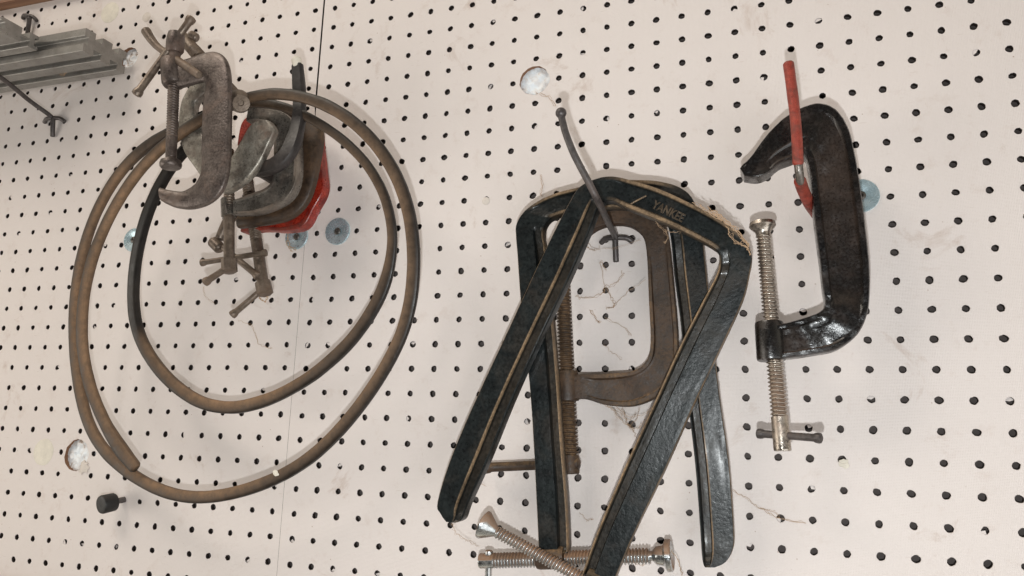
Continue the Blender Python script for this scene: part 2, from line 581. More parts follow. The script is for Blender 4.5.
def board(name, i0, i1, j0, j1, offx, offy, xl=None, xr=None):
    """cells centred on the hole lattice; xl / xr: where the board ends sideways"""
    bm = bmesh.new()
    rnd = random.Random(hash(name) % 1000 if False else len(name))

    def V(x, y, z):
        return bm.verts.new(W((x, y, z)))
    plugs = []
    blocks = []
    for c, r in bigs:
        a = (math.floor(c.x - offx - r + .45), math.ceil(c.x - offx + r - .45), math.floor(c.y - offy - r + .45), math.ceil(c.y - offy + r - .45))
        if a[1] >= i0 and a[0] <= i1:
            blocks.append((a, c, r))

    def hole_pts(cx, cy):
        r0 = .139 * rnd.uniform(.92, 1.08)
        ph = rnd.uniform(0, 6.28)
        e = rnd.uniform(0, .09)
        out = []
        for k in range(16):
            an = math.pi / 8 * k
            r = r0 * (1 + e * math.cos(2 * an + ph) + rnd.uniform(-.06, .06))
            out.append((cx + math.cos(an) * r, cy + math.sin(an) * r))
        return out

    def tunnel(front, cen=None, mi=1):
        n = len(front)
        if cen:
            lip = []
            for v in front:
                x, y = v.co.x / S, v.co.z / S
                q = rnd.uniform(.86, .93)
                lip.append(V(cen[0] + (x - cen[0]) * q, cen[1] + (y - cen[1]) * q, -.022 + rnd.uniform(-.006, .006)))
            for k in range(n):
                f = bm.faces.new((front[k], front[(k + 1) % n], lip[(k + 1) % n], lip[k]))
                f.smooth = True
            front = lip
        back = [V(v.co.x / S, v.co.z / S, -THICK) for v in front]
        for k in range(n):
            f = bm.faces.new((front[k], front[(k + 1) % n], back[(k + 1) % n], back[k]))
            f.material_index = mi
    for i in range(i0, i1 + 1):
        for j in range(j0, j1 + 1):
            cx, cy = i + offx, j + offy
            if any(a[0] <= i <= a[1] and a[2] <= j <= a[3] for a, c, r in blocks):
                continue
            L, R, B, T = cx - .5, cx + .5, cy - .5, cy + .5
            if i == i0 and xl is not None:
                L = xl
            if i == i1 and xr is not None:
                R = xr
            if j == j1:
                T = TOPY
            if j == j0:
                B = BOTY
            hp = hole_pts(cx, cy)
            fr = [V(x, y, 0) for x, y in hp]
            out = []
            for k in range(16):
                an = math.pi / 8 * k
                c, s = math.cos(an), math.sin(an)
                q = max(abs(c), abs(s))
                c, s = c / q, s / q
                y = cy + (s * (T - cy) if s > 0 else s * (cy - B))
                RR = R - gap(y) if (i == i1 and xr is not None) else R
                x = cx + (c * (RR - cx) if c > 0 else c * (cx - L))
                out.append(V(x, y, 0))
            for k in range(16):
                bm.faces.new((fr[k], out[k], out[(k + 1) % 16], fr[(k + 1) % 16]))
            tunnel(fr, (cx, cy))
            if rnd.random() < .06:
                plugs.append((cx, cy, rnd.uniform(.02, .1), rnd.uniform(0, 6.28)))
    for a, c, r in blocks:
        L, R, B, T = a[0] + offx - .5, a[1] + offx + .5, a[2] + offy - .5, a[3] + offy + .5
        pts = [(L, B), (R, B), (R, T), (L, T)]
        edges = [(0, 1), (1, 2), (2, 3), (3, 0)]
        loops = []
        n = 40
        start = len(pts)
        for k in range(n):
            an = 2 * math.pi * k / n
            rr = r * (1 + rnd.uniform(-.035, .035) + .04 * noise.noise(Vector((math.cos(an) * 2, math.sin(an) * 2, r * 9))))
            pts.append((c.x + math.cos(an) * rr, c.y + math.sin(an) * rr))
        edges += [(start + k, start + (k + 1) % n) for k in range(n)]
        loops.append(list(range(start, start + n)))
        for i in range(a[0], a[1] + 1):
            for j in range(a[2], a[3] + 1):
                cx, cy = i + offx, j + offy
                if math.hypot(cx - c.x, cy - c.y) < r + .16:
                    continue
                st = len(pts)
                pts += hole_pts(cx, cy)
                edges += [(st + k, st + (k + 1) % 16) for k in range(16)]
                loops.append(list(range(st, st + 16)))
        vs, es, fs, ov, oe, of = delaunay_2d_cdt([Vector(p) for p in pts], edges, [], 0, 1e-6)
        bv = [V(v.x, v.y, 0) for v in vs]
        lp = [[pts[k] for k in l] for l in loops]
        cen = [(sum(p[0] for p in l) / len(l), sum(p[1] for p in l) / len(l), min(math.hypot(p[0] - sum(q[0] for q in l) / len(l), p[1] - sum(q[1] for q in l) / len(l)) for p in l)) for l in lp]
        for f in fs:
            gx = sum(vs[k].x for k in f) / 3
            gy = sum(vs[k].y for k in f) / 3
            if any(math.hypot(gx - x, gy - y) < rr * .985 for x, y, rr in cen):
                continue
            bm.faces.new([bv[k] for k in f])
        for q_, l in enumerate(lp):
            tunnel([V(x, y, 0) for x, y in l], None if q_ == 0 else (cen[q_][0], cen[q_][1]), 2 if q_ == 0 else 1)
    # outer edges of the sheet
    xs0 = xl if xl is not None else i0 + offx - .5
    xs1 = xr if xr is not None else i1 + offx + .5
    g_ = (gap(BOTY), gap(TOPY)) if xr is not None else (0, 0)
    cs = [(xs0, BOTY), (xs1 - g_[0], BOTY), (xs1 - g_[1], TOPY), (xs0, TOPY)]
    fr = [V(x, y, 0) for x, y in cs]
    tunnel(fr)
    # paint bridging a few holes
    for cx, cy, d, ph in plugs:
        c0 = V(cx, cy, -d * .8)
        rim = []
        k0 = rnd.randint(5, 9)
        for k in range(k0):
            an = ph + 2 * math.pi * k / 16
            rim.append(V(cx + math.cos(an) * .127, cy + math.sin(an) * .127, -d - .004))
        for k in range(k0 - 1):
            bm.faces.new((c0, rim[k], rim[k + 1]))
    me = bpy.data.meshes.new(name)
    bm.normal_update()
    bm.to_mesh(me)
    bm.free()
    me.materials.append(M['board'])
    me.materials.append(M['hardboard'])
    me.materials.append(M['torn'])
    o = bpy.data.objects.new(name, me)
    COL.objects.link(o)
    o['kind'] = 'structure'
    return o


# lattice phase: right board holes sit on integers, left board shifted a little
DXL = -.066
DYL = .04
jt = math.floor(TOPY - .3)
jb = math.ceil(BOTY + .3)
i_seam = math.floor(seam + .1)
SX = seam
ir = math.ceil(SX + .18)
il = math.floor(SX - .18 - DXL)
board('pegboard_wall_right', ir, 26, jb, jt, 0, 0, xl=SX)
board('pegboard_wall_left', -48, il, jb, jt, DXL, DYL, xr=SX)


def plane_box(name, x0, x1, y0, y1, z0, z1, mat, kind=None, bev=0.0):
    bm = NB()
    vs = [addv(bm, (x, y, z)) for x in (x0, x1) for y in (y0, y1) for z in (z0, z1)]
    for f in ((0, 1, 3, 2), (4, 6, 7, 5), (0, 4, 5, 1), (2, 3, 7, 6), (0, 2, 6, 4), (1, 5, 7, 3)):
        bm.faces.new([vs[k] for k in f])
    if bev:
        bmesh.ops.bevel(bm, geom=bm.edges[:], offset=bev * S, segments=2, affect='EDGES')
    o = finish(bm, name, mat, None, smooth=False)
    if kind:
        o['kind'] = kind
    return o


plane_box('wall_behind', -50, 28, BOTY - 3, TOPY + 3, -1.3, -.42, M['backing'], 'structure')
o = plane_box('wooden_trim', -50, 28, TOPY + .02, TOPY + 3.2, -.35, .55, M['wood'], None, .04)
tag(o, 'brown wooden trim board running along the top edge of the pegboard', 'wood trim')
o = plane_box('wooden_batten', -50, 28, BOTY - 3, BOTY - .02, -.35, .35, M['wood'], None, .04)
tag(o, 'brown wooden batten under the bottom edge of the pegboard', 'wood batten')

# crumpled film behind the cut-outs
FL = ['crumpled white film showing in the round cut-out above the central steel hook',
      'crumpled white film showing in the round cut-out beside the lower end of the belt coil',
      'crumpled white film showing in the cut-out at the end of the grey metal rails']
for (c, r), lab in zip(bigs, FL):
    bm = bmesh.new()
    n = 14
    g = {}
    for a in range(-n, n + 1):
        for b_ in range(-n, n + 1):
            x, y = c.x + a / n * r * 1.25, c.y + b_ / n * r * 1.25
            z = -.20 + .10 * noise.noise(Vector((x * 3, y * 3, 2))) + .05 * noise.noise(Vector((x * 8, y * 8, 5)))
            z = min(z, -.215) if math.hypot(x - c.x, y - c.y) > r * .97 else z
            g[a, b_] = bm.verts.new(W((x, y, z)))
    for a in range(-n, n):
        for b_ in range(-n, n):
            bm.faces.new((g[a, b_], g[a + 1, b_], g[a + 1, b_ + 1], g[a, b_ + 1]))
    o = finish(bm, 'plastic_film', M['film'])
    tag(o, lab, 'film')


def disc(name, px, py, r, mat, z=.012, dome=.01, jit=.02):
    c = P(px, py)
    bm = NB()
    rings = []
    n = 40
    rj = [1 + random.uniform(-jit, jit) for _ in range(n)]
    for q, zz in ((1, -.01), (1, z * .6), (.95, z), (.6, z + dome * .6), (.25, z + dome)):
        rings.append([addv(bm, (c.x + math.cos(2 * math.pi * k / n) * r * q * rj[k], c.y + math.sin(2 * math.pi * k / n) * r * q * rj[k], zz)) for k in range(n)])
    skin(bm, rings)
    return finish(bm, name, mat)


for px, py, r, mt_, lab in ((110, 12.5, .60, 'filler', 'round cream filler patch near the top of the board above the metal rails'),
                            (43.5, 452, .62, 'filler', 'round cream filler patch beside the torn cut-out low on the left'),
                            (146.5, 17, .27, 'filler_faint', 'small faint filler patch above the bent clamp handle'),
                            (486, 201, .17, 'filler_faint', 'tiny filled hole between the belt coil and the black clamps')):
    tag(disc('filler_patch', px, py, r, M[mt_]), lab, 'filler patch', 'filled spots on the pegboard')

tag(disc('torn_paper', 84.5, 467.5, .26, M['filler_faint'], z=.05, dome=.03, jit=.3), 'torn scrap of backing paper hanging at the lower edge of the low left cut-out', 'torn paper')

# ------------------------------------------------------------------ washers
for px, py, r, lab in ((338, 231.5, .61, 'shiny blue-grey washer in full view right of the red clamp'),
                       (297, 237, .58, 'blue-grey washer half hidden under the red clamp corner'),
                       (134, 240, .58, 'blue-grey washer mostly hidden behind the black part of the belt'),
                       (861, 196, .60, 'pale blue washer peeking out right of the black clamp on the red hook')):
    c = P(px, py)
    t_ = thing('fender_washer', lab, 'washer', c, 'large washers screwed to the pegboard')
    n = 48
    bm = NB()
    rings = []
    for q, z in ((1, 0.0), (1, .05), (.97, .07), (.85, .075), (.6, .05), (.35, .015), (.2, .0), (.18, .0)):
        rings.append([addv(bm, (c.x + math.cos(2 * math.pi * k / n) * r * q, c.y + math.sin(2 * math.pi * k / n) * r * q, z)) for k in range(n)])
    skin(bm, rings)
    finish(bm, 'washer_disc', M['washer'], t_)
    bm = NB()
    lathe(c + Vector((0, 0, .03)), c + Vector((0, 0, 1)), [(0, .15), (.03, .16), (.06, .13), (.075, .07), (.03, .05), (.01, .01)], None, '', bm=bm)
    finish(bm, 'screw_head', M['bolt'], t_)

# ------------------------------------------------------------------ pegboard hooks


def peg_hook(label, rod_pts, cross, leg, r_rod, ball=None, group='steel hooks in the pegboard'):
    base = P(leg[1][0], leg[1][1], .1)
    t_ = thing('pegboard_hook', label, 'hook', base, group)
    pts = [P(*p) for p in rod_pts]
    if len(pts) > 1:
        tube(pts, r_rod, M['hook'], 'rod', t_)
    (a, b_) = cross
    c0, c1 = P(a[0], a[1], .12), P(b_[0], b_[1], .12)
    mid = (c0 + c1) / 2 + Vector((0, .06, .18))
    tube([c0 - Vector((0, .06, .04)), c0.lerp(mid, .35) + Vector((0, .05, 0)), mid, c1.lerp(mid, .35) + Vector((0, .05, 0)), c1 - Vector((0, .06, .04))], .105, M['hook'], 'cross_bar', t_)
    tube([P(leg[0][0], leg[0][1], .30), P((leg[0][0] + leg[1][0]) / 2, (leg[0][1] + leg[1][1]) / 2, .22), P(leg[1][0], leg[1][1], .12)], .115, M['hook'], 'peg', t_)
    if ball:
        c = P(*ball[:3])
        bm = NB()
        k = ball[3]
        d = (pts[-1] - pts[-2]).normalized()
        lathe(c - d * k, c, [(k * (1 - math.cos(a * math.pi / 8)), max(.003, k * math.sin(a * math.pi / 8))) for a in range(9)], None, '', bm=bm, seg=16)
        finish(bm, 'ball_tip', M['hook'], t_)
    return t_


peg_hook('long bent steel hook with ball tip carrying the big black clamps',
         [(616, 238, .25), (609, 224, 2.2), (601, 207, 4.0), (596, 197, 4.75), (588.5, 182, 5.0), (580.5, 167, 5.15), (573, 152, 5.3), (566, 134, 5.4), (563, 123, 5.45), (561, 115, 5.5)],
         ((601, 241), (632, 240)), ((615, 236), (616, 261)), .118, (561, 113, 5.5, .185))
peg_hook('steel hook below the grey metal rails at the left edge',
         [(53, 119, .25), (48, 114, .5), (30, 101, 1.5), (8, 83, 3.0), (-25, 58, 4.8), (-40, 44, 5.2)],
         ((44, 121), (64, 120)), ((53, 119), (52.5, 136)), .115)
peg_hook('short steel hook above the grey metal rails',
         [(29, 18, .2), (28, 17, .35)],
         ((22.5, 17), (36, 19)), ((29.5, 18), (27, 38)), .11)

# ------------------------------------------------------------------ grey metal rails (top left)


def rail(label, Xe, z0, z1, ytop, ybot, slots, X0=-60):
    """one long extrusion lying along x; cross-section in (z, y) with slots cut in the underside, front and top"""
    w = .20
    dpt = .34
    und = []
    for s in slots:
        c = z0 + (z1 - z0) * s
        und += [(c - w, ybot), (c - w, ybot + dpt * .5), (c - w * 1.2, ybot + dpt * .5), (c - w * 1.2, ybot + dpt), (c + w * 1.2, ybot + dpt), (c + w * 1.2, ybot + dpt * .5), (c + w, ybot + dpt * .5), (c + w, ybot)]
    front = []
    ym = (ytop + ybot) / 2
    front = [(z1, ybot), (z1, ym - w), (z1 - .22, ym - w), (z1 - .22, ym + w), (z1, ym + w), (z1, ytop)]
    top = []
    for s in reversed(slots):
        c = z0 + (z1 - z0) * s
        top += [(c + w, ytop), (c + w, ytop - dpt), (c - w, ytop - dpt), (c - w, ytop)]
    pr = [(z0, ybot)] + und + front + top + [(z0, ytop), (z0, ym + w), (z0 + .2, ym + w), (z0 + .2, ym - w), (z0, ym - w)]
    bm = NB()
    rings = []
    for X in (Xe, X0):
        rings.append([addv(bm, (X, y, z)) for z, y in pr])
    skin(bm, rings)
    bmesh.ops.bevel(bm, geom=[e for e in bm.edges if abs(e.verts[0].co.x - e.verts[1].co.x) > .1], offset=.0006, segments=1, affect='EDGES')
    o = finish(bm, 'metal_rail', M['alu'], None, smooth=False)
    o.location = (0, 0, 0)
    return tag(o, label, 'rail', 'grey metal rails lying on the hooks')


pe = P(123, 76, .5)
Xe = pe.x
a = PXp(83, 48, Xe)
b2 = PXp(85, 27, Xe)
print('rail', Xe, 'bot back', pe, 'front bot', a, 'front top', b2, PXp(124, 49, Xe))
rail('wide slotted grey metal rail ending near the small cut-out', Xe, .45, a.z, b2.y, (pe.y + a.y) / 2, (.28, .68))
pf = P(37, 51, a.z + .15)
a3 = PXp(0, 22, pf.x)
print('rail2', pf, a3, PXp(38, 46, pf.x))
rail('slotted grey metal rail in front of the wider one at the left edge', pf.x, a.z + .15, a.z + 2.1, pf.y + .75, pf.y, (.35,))

# ------------------------------------------------------------------ rubber-tipped peg
c0, c1 = P(124.5, 499.5, 0), P(100.5, 505, 1.05)
t_ = thing('rubber_peg', 'short peg with black rubber cap sticking out of the lower left board', 'peg', c0)
ax = (c1 - c0).normalized()
L = (c1 - c0).length
lathe(c0, c1, [(0, .13), (L * .4, .13), (L * .7, .13)], M['hook'], 'peg_shaft', t_)
r = rad(c1, 9.3)
lathe(c0, c1, [(L * .42, .1), (L * .42, r * .9), (L * .46, r * .97), (L * .92, r), (L * .98, r * .93), (L, r * .8), (L * .99, r * .3)], M['rubber'], 'rubber_cap', t_, seg=28)

# ------------------------------------------------------------------ belt coil
BH_T, BH_B = 4.1, 2.35


def bh(y, k=0.0):
    return BH_B + (BH_T - BH_B) * max(0, min(1, (430 - y) / 330)) + k


coil = [(135, 467, .35), (121, 449, .34), (104, 421, .32), (90, 385, .3), (81, 345, .3), (84, 305, .3), (90, 270, .3), (98, 245, .3), (113, 210, .3), (133, 178, .3), (157, 153, .3), (175, 138, .25), (208, 116, .2),
        (240, 99, .15), (268, 95, .15), (287, 96, .15), (306, 99, .15), (328, 106, .15), (355, 123, .1), (379, 149, .1), (397, 178, .1), (409, 215, .1), (414, 250, .1), (411, 300, .1), (404, 325, .1), (393, 350, .1), (378, 381, .1), (355, 412, .1), (327, 442, .1), (306, 460, .1), (277, 478, .1), (238, 492, .1), (207, 497, .05), (176, 494, 0), (155, 487, -.05), (125, 470, -.15), (104, 448, -.25), (91, 429, -.3), (81, 395, -.35), (76, 360, -.35), (74, 320, -.35), (77, 285, -.35), (85, 248, -.35), (96, 212, -.35), (120, 171, -.35), (145, 149, -.35), (170, 133, -.35), (205, 114, -.4),
        (240, 103, -.45), (268, 105, -.45), (287, 109, -.45), (306, 117, -.45), (326, 128, -.4), (350, 147, -.35), (370, 169, -.3), (387, 205, -.3), (391, 240, -.3), (384, 291, -.3), (359, 335, -.3), (314, 371, -.3), (290, 389, -.3), (260, 401, -.3), (228, 407, -.3), (202, 403, -.3), (170, 383, -.3), (147, 350, -.25), (138, 325, -.2), (134, 300, -.15), (136, 252, 0), (147, 217, .05), (162, 183, 0), (179, 157, -.1), (200, 135, -.3), (225, 120, -.6)]
N = len(coil)
pts = [P(x, y, max(.35, bh(y, k))) for x, y, k in coil]
for _ in range(6):
    q_ = [p.copy() for p in pts]
    for i in range(1, N - 1):
        pts[i] = q_[i].lerp((q_[i - 1] + q_[i + 1]) * .5, .5 if _ % 2 == 0 else -.52)
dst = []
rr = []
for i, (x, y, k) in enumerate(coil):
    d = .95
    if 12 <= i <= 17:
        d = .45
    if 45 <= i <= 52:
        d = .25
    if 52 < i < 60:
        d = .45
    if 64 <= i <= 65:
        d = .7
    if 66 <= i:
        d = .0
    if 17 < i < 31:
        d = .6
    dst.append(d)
    r = .29
    if 46 <= i <= 56:
        r = .23
    if 13 <= i <= 16:
        r = .27
    if i > 60:
        r = .31
    rr.append(r * .83)
rr[0] = .24
rr[1] = .28
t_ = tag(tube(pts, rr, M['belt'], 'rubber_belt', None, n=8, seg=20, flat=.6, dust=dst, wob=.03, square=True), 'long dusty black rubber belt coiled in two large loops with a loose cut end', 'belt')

# ------------------------------------------------------------------ big black clamps on the central hook
GB = 'C-clamps hanging on the pegboard'
A_st = [(446, 522, 455, 523, 0, 0), (440, 514, 462, 519, 0, .4), (437, 502, 468, 503, 0, 1), (450, 459, 488, 459, 0, 1), (475, 400, 512, 400, 0, 1), (504, 338, 539, 340, 0, 1), (530, 281, 567, 282, 0, 1), (552, 235, 587, 236, 0, 1),
        (569, 202, 596, 212, 0, .9), (580, 186, 600, 204, 0, 0), (597, 178, 605, 201, 0, 0), (612, 176, 613, 201, .2, 0), (632, 180, 626, 207, 1, 0), (658, 188, 648, 216, 1, 0), (685, 200, 672, 226, 1, 0), (714, 215, 698, 239, 1, 0), (733, 228, 711, 246, .7, 0),
        (746, 240, 718, 252, 0, 0), (752, 256, 719, 262, 0, .3), (750, 272, 716, 275, 0, 1), (743, 300, 703, 300, 0, 1), (722, 346, 681, 343, 0, 1), (697, 398, 655, 400, 0, 1), (665, 470, 623, 470, 0, 1), (634, 534, 596, 534, 0, 1), (612, 586, 576, 588, 0, 1), (596, 618, 560, 614, 0, .3), (590, 628, 553, 622, 0, 0)]
bA = P(640, 300, 3)
cA = thing('c_clamp', 'frontmost wide black C-clamp hanging tilted over the others on the ball-tipped hook', 'clamp', bA, GB)
hA = (3.5, 4.4)
NA = len(A_st)
hsA = [2.15 + .75 * max(0, min(1, (560 - (s[1] + s[3]) / 2) / 360)) for s in A_st]
fr_ = cast_frame(A_st, hsA, .55, M['black'], 'frame', cA, gd=.24, ridge=lambda f: f < .4)
# raised cast lettering on the top bar of the frame
def raised(text, p0, p1, h, size, mat, parent, lift=.03):
    cu = bpy.data.curves.new('lettering', 'FONT')
    cu.body = text
    cu.size = 1.0
    cu.extrude = .015
    cu.bevel_depth = .012
    cu.offset = .018
    cu.bevel_resolution = 1
    cu.align_x = 'CENTER'
    cu.align_y = 'CENTER'
    tmp = bpy.data.objects.new('lettering', cu)
    COL.objects.link(tmp)
    bpy.context.view_layer.update()
    me = bpy.data.meshes.new_from_object(tmp.evaluated_get(bpy.context.evaluated_depsgraph_get()))
    bpy.data.objects.remove(tmp)
    a_, b_ = P(p0[0], p0[1], h), P(p1[0], p1[1], h)
    ex = (b_ - a_).normalized()
    ey = Vector((0, 0, 1)).cross(ex)
    c = (a_ + b_) / 2
    xs = [v.co.x for v in me.vertices]
    sx_ = (b_ - a_).length / (max(xs) - min(xs))
    bm = NB()
    bm.from_mesh(me)
    lay = bm.verts.layers.float_color['dust']
    for v in bm.verts:
        q = v.co.copy()
        p = c + ex * (q.x * sx_) + ey * (q.y * size) + Vector((0, 0, q.z * size + lift))
        v.co = W(p)
        v[lay] = (.27 if q.z > .01 else .1,) * 3 + (1,)
    return finish(bm, 'raised_lettering', mat, parent, smooth=False)


raised('YANKEE', (653, 204.5), (684, 219.5), 2.775, .42, M['black'], fr_)
# worn casting scar beside the lettering
tube([P(631, 204, 2.82), P(638, 200, 2.83), P(646, 196, 2.82)], .028, M['black'], 'casting_mark', fr_, dust=.9)

# its screw, coming up out of the lower right arm
q0, q1 = P(497, 532, 1.95), P(604, 590, 1.95)
screw_thread(q0, q1, rad(q0, 6.3), rad(q1, 6.9), .115, M['zinc'], 'screw', cA, smoothA=.05)
ax = (q0 - q1).normalized()
k = rad(q0, 1)
lathe(q0 - ax * .1, q0 + ax, [(0, 5 * k), (3 * k, 4.6 * k), (6 * k, 6.5 * k), (9 * k, 8.5 * k), (14 * k, 12 * k), (17 * k, 14 * k), (19.5 * k, 14.2 * k), (20.5 * k, 12 * k), (19.5 * k, 4 * k)], M['zinc'], 'swivel_pad', cA, seg=28)
q2 = q1 - ax * .3
lathe(P(585, 579, 1.95), P(612, 594, 1.95), [(0, .3), (.02, .42), (.5, .44), (1.0, .44), (1.02, .3)], M['black'], 'threaded_boss', cA)

B_st = [(538, 553, 567, 553, 0, 0), (538, 545, 568, 545, 0, 1), (536, 500, 566, 500, 0, 1), (533, 440, 561, 440, 0, 1), (529, 383, 557, 380, 0, 1), (521, 310, 551, 310, 0, 1), (517, 255, 545, 250, 0, 1), (515.5, 236, 543, 236, 0, .6), (516, 224, 544, 226, 0, 0),
        (524, 211, 549, 219, 0, 0), (539, 200, 557, 215, .7, 0), (558, 192, 568, 212, 1, 0), (582, 186, 590, 210, 1, 0), (612, 180, 612, 207, 1, 0), (638, 179.5, 634, 208, 1, 0), (660, 181, 648, 209, .5, 0), (680, 187, 660, 214, 0, 0), (693, 199, 667, 224, 0, 0), (701, 225, 671, 242, 0, .4),
        (706, 270, 674, 275, 0, 1), (711, 320, 680, 320, 0, 1), (716, 365, 684, 365, 0, 1), (721, 405, 688, 405, 0, 1), (729, 461, 695, 465, 0, 1), (734, 528, 700, 530, 0, 1), (733.5, 548, 701.5, 553, 0, .8), (726, 562, 703, 564, 0, .2), (715, 567.5, 705, 567.5, 0, 0)]
cB = thing('c_clamp', 'tall black C-clamp behind the frontmost one with a horizontal zinc screw below', 'clamp', P(620, 300, 2), GB)
hsB = [1.55 + .45 * max(0, min(1, (540 - (s[1] + s[3]) / 2) / 330)) for s in B_st]
cast_frame(B_st, hsB, .52, M['black'], 'frame', cB, gd=.22, ridge=lambda f: f > .4)
q0, q1 = P(480, 561, 1.3), P(650, 556, 1.3)
screw_thread(q0, q1, rad(q0, 7.6), rad(q1, 8.2), .115, M['zinc'], 'screw', cB, smoothA=.55)
ax = (q1 - q0).normalized()
k = rad(q1, 1)
lathe(q1 - ax * .05, q1 + ax, [(0, 5 * k), (4 * k, 4.8 * k), (6 * k, 7 * k), (8 * k, 9 * k), (12 * k, 9.5 * k), (15 * k, 10 * k), (17 * k, 14 * k), (18 * k, 15.7 * k), (22.5 * k, 15.7 * k), (23.5 * k, 14 * k), (22 * k, 4 * k)], M['zinc'], 'swivel_pad', cB, seg=28)
bar_handle(P(489, 550, 1.33), P(486, 640, 1.33), rad(P(489, 570, 1.3), 3.3), M['zinc'], cB)
q0 = P(538, 560, 1.3)
lathe(P(537, 558, 1.3), P(571, 557, 1.3), [(0, .2), (.01, .36), (.12, .39), (.9, .39), (1.0, .35), (1.01, .2)], M['rust'], 'threaded_boss', cB)

C_st = [(556, 262, 573, 266), (557, 240, 580, 246), (566, 214, 589, 233), (590, 199, 604, 225), (628, 197, 625, 224), (655, 206, 640, 233), (667, 230, 646, 250), (674, 290, 648.5, 300, .6, 0), (678, 340, 650, 343, .6, 0), (676, 372, 645, 362, .2, 0), (662, 393, 631, 371, .2, 0), (635, 406, 610, 373, .8, 0), (606, 405, 594, 374, .6, 0), (584, 399, 580, 374), (562, 400, 562, 374)]
cC = thing('c_clamp', 'rust-brown C-clamp nearest the board behind the two large black ones', 'clamp', P(650, 300, 1), GB)
cast_frame(C_st, (1.02, .92), .5, M['rust'], 'frame', cC, edge=.14, pd=.16)
q0, q1 = P(562.5, 276, .62), P(571, 474, .68)
screw_thread(q0, q1, rad(q0, 7.6), rad(q1, 9), .14, M['rust'], 'screw', cC, amp=.15, smoothB=.66)
ax = (q1 - q0).normalized()
lathe(q0 - ax * .3, q0 + ax, [(0, .2), (.02, .4), (.2, .42), (.27, .3), (.42, .24)], M['rust'], 'swivel_pad', cC)
lathe(P(567.2, 371, .66), P(568.2, 403, .67), [(0, .3), (.01, .40), (.15, .42), (.95, .42), (1.1, .4), (1.12, .3)], M['rust'], 'threaded_boss', cC)
bar_handle(P(482.5, 467.5, .68), P(580, 463.5, .70), rad(P(530, 467, .68), 4.8), M['rust'], cC)

# ------------------------------------------------------------------ right clamp on red vinyl hook
D_st = [(740, 168, 744, 175), (742.5, 164, 757, 176.5), (750, 157, 768, 172), (766, 135, 779, 163, .0, .5), (784, 117, 792, 158, .0, .6), (803, 106, 801, 153, 0, .2), (820, 102, 806, 155), (836, 108, 808, 162, .3, 0), (848, 125, 809.5, 172, .7, 0), (855, 150, 811, 188, 1, 0),
        (861, 185, 813, 207, 1, 0), (866, 225, 816, 232, 1, 0), (870, 262, 820, 262, 1, 0), (870.5, 290, 823, 288, .9, 0), (868, 313, 825, 303, .1, 0), (858, 334, 820, 311, 0, 0), (838, 349, 808, 316, .3, 0), (815, 354, 795, 320, .9, 0), (795, 357, 783, 323, .7, 0), (776, 359, 770, 325, 0, 0), (762, 360, 760, 326, 0, 0)]
cD = thing('c_clamp', 'greasy black C-clamp hanging alone on the red vinyl hook at the right', 'clamp', P(850, 250, 1.5), GB)
cast_frame(D_st, (2.7, 2.7), .85, M['black_rusty'], 'frame', cD, edge=.2, pd=.22, gd=.10, rough=.03, dust_in=lambda f: .06 + .85 * math.exp(-((f - .42) / .13) ** 2) + (.4 if f > .84 else 0))
q0, q1 = P(763, 231, 2.15), P(782.6, 451, 2.6)
screw_thread(q0, q1, rad(q0, 7.4), rad(q1, 8.9), .125, M['nickel'], 'screw', cD, amp=.14, smoothA=.1, smoothB=1.05)
ax = (q1 - q0).normalized()
k = rad(q0, 1)
lathe(q0 - ax * (9.5 * k), q0 + ax, [(0, 5 * k), (0, 10 * k), (1 * k, 12.5 * k), (4.5 * k, 13 * k), (7 * k, 11 * k), (10 * k, 8 * k), (12.5 * k, 7 * k), (15 * k, 7 * k)], M['nickel'], 'swivel_pad', cD, seg=30)
g0, g1 = P(769, 322, 2.3), P(771.5, 361, 2.4)
L = (g1 - g0).length
k = rad(g0, 14)
lathe(g0, g1, [(0, k * .7), (.02, k * .95), (.1, k), (L * .5, k * 1.0), (L - .1, k), (L - .02, k * .95), (L, k * .7)], M['black_rusty'], 'threaded_boss', cD)
bar_handle(P(757, 433.5, 2.2), P(822, 438.3, 3.15), rad(P(790, 436, 2.6), 3.9), M['hook'], cD)

hk = thing('vinyl_hook', 'red vinyl-coated hook with bare steel showing at its bend', 'hook', P(835, 245, 0))
tube([P(788.5, 64, 4.3), P(790, 75, 4.25), P(794.5, 110, 4.1), P(797, 140, 4.0), P(798, 163, 3.9)], rad(P(795, 110, 4), 5.3), M['vinyl'], 'upright_sleeve', hk, wob=.06, cap_round=True)
tube([P(798, 160, 3.9), P(799, 171, 3.8), P(800.5, 183, 3.55)], rad(P(795, 170, 3.8), 4.2), M['iron'], 'steel_core', hk)
tube([P(800, 181, 3.55), P(803, 190, 3.0), P(809, 203, 2.3), P(815, 212, 1.5), P(824, 224, .8), P(832, 236, .05)], rad(P(800, 190, 3), 5.9), M['vinyl'], 'arm_sleeve', hk)

# ------------------------------------------------------------------ left bundle of small clamps
# black vinyl hook
hk = thing('vinyl_hook', 'black vinyl-coated hook with worn tip holding the belt and small clamps', 'hook', P(300, 205, 0))
tube([P(297.5, 66, 3.6), P(298.5, 80, 3.55), P(299.5, 100, 3.5), P(298, 125, 3.6), P(290, 150, 3.9), P(277, 164, 3.9), P(263, 169, 3.5), P(256, 170, 2.8), P(262, 172, 1.5), P(275, 180, .05)],
     [.24, .26, .27, .30, .33, .33, .30, .28, .26, .25], M['tape'], 'vinyl_sleeve', hk, flat=.7, dust=[0, 0, 0, 0, 0, .15, .4, .2, 0, 0], wob=.1, square=True)
tube([P(296.5, 60, 3.62), P(297.5, 66.5, 3.6)], .2, M['filler'], 'worn_tip', hk, wob=.3)

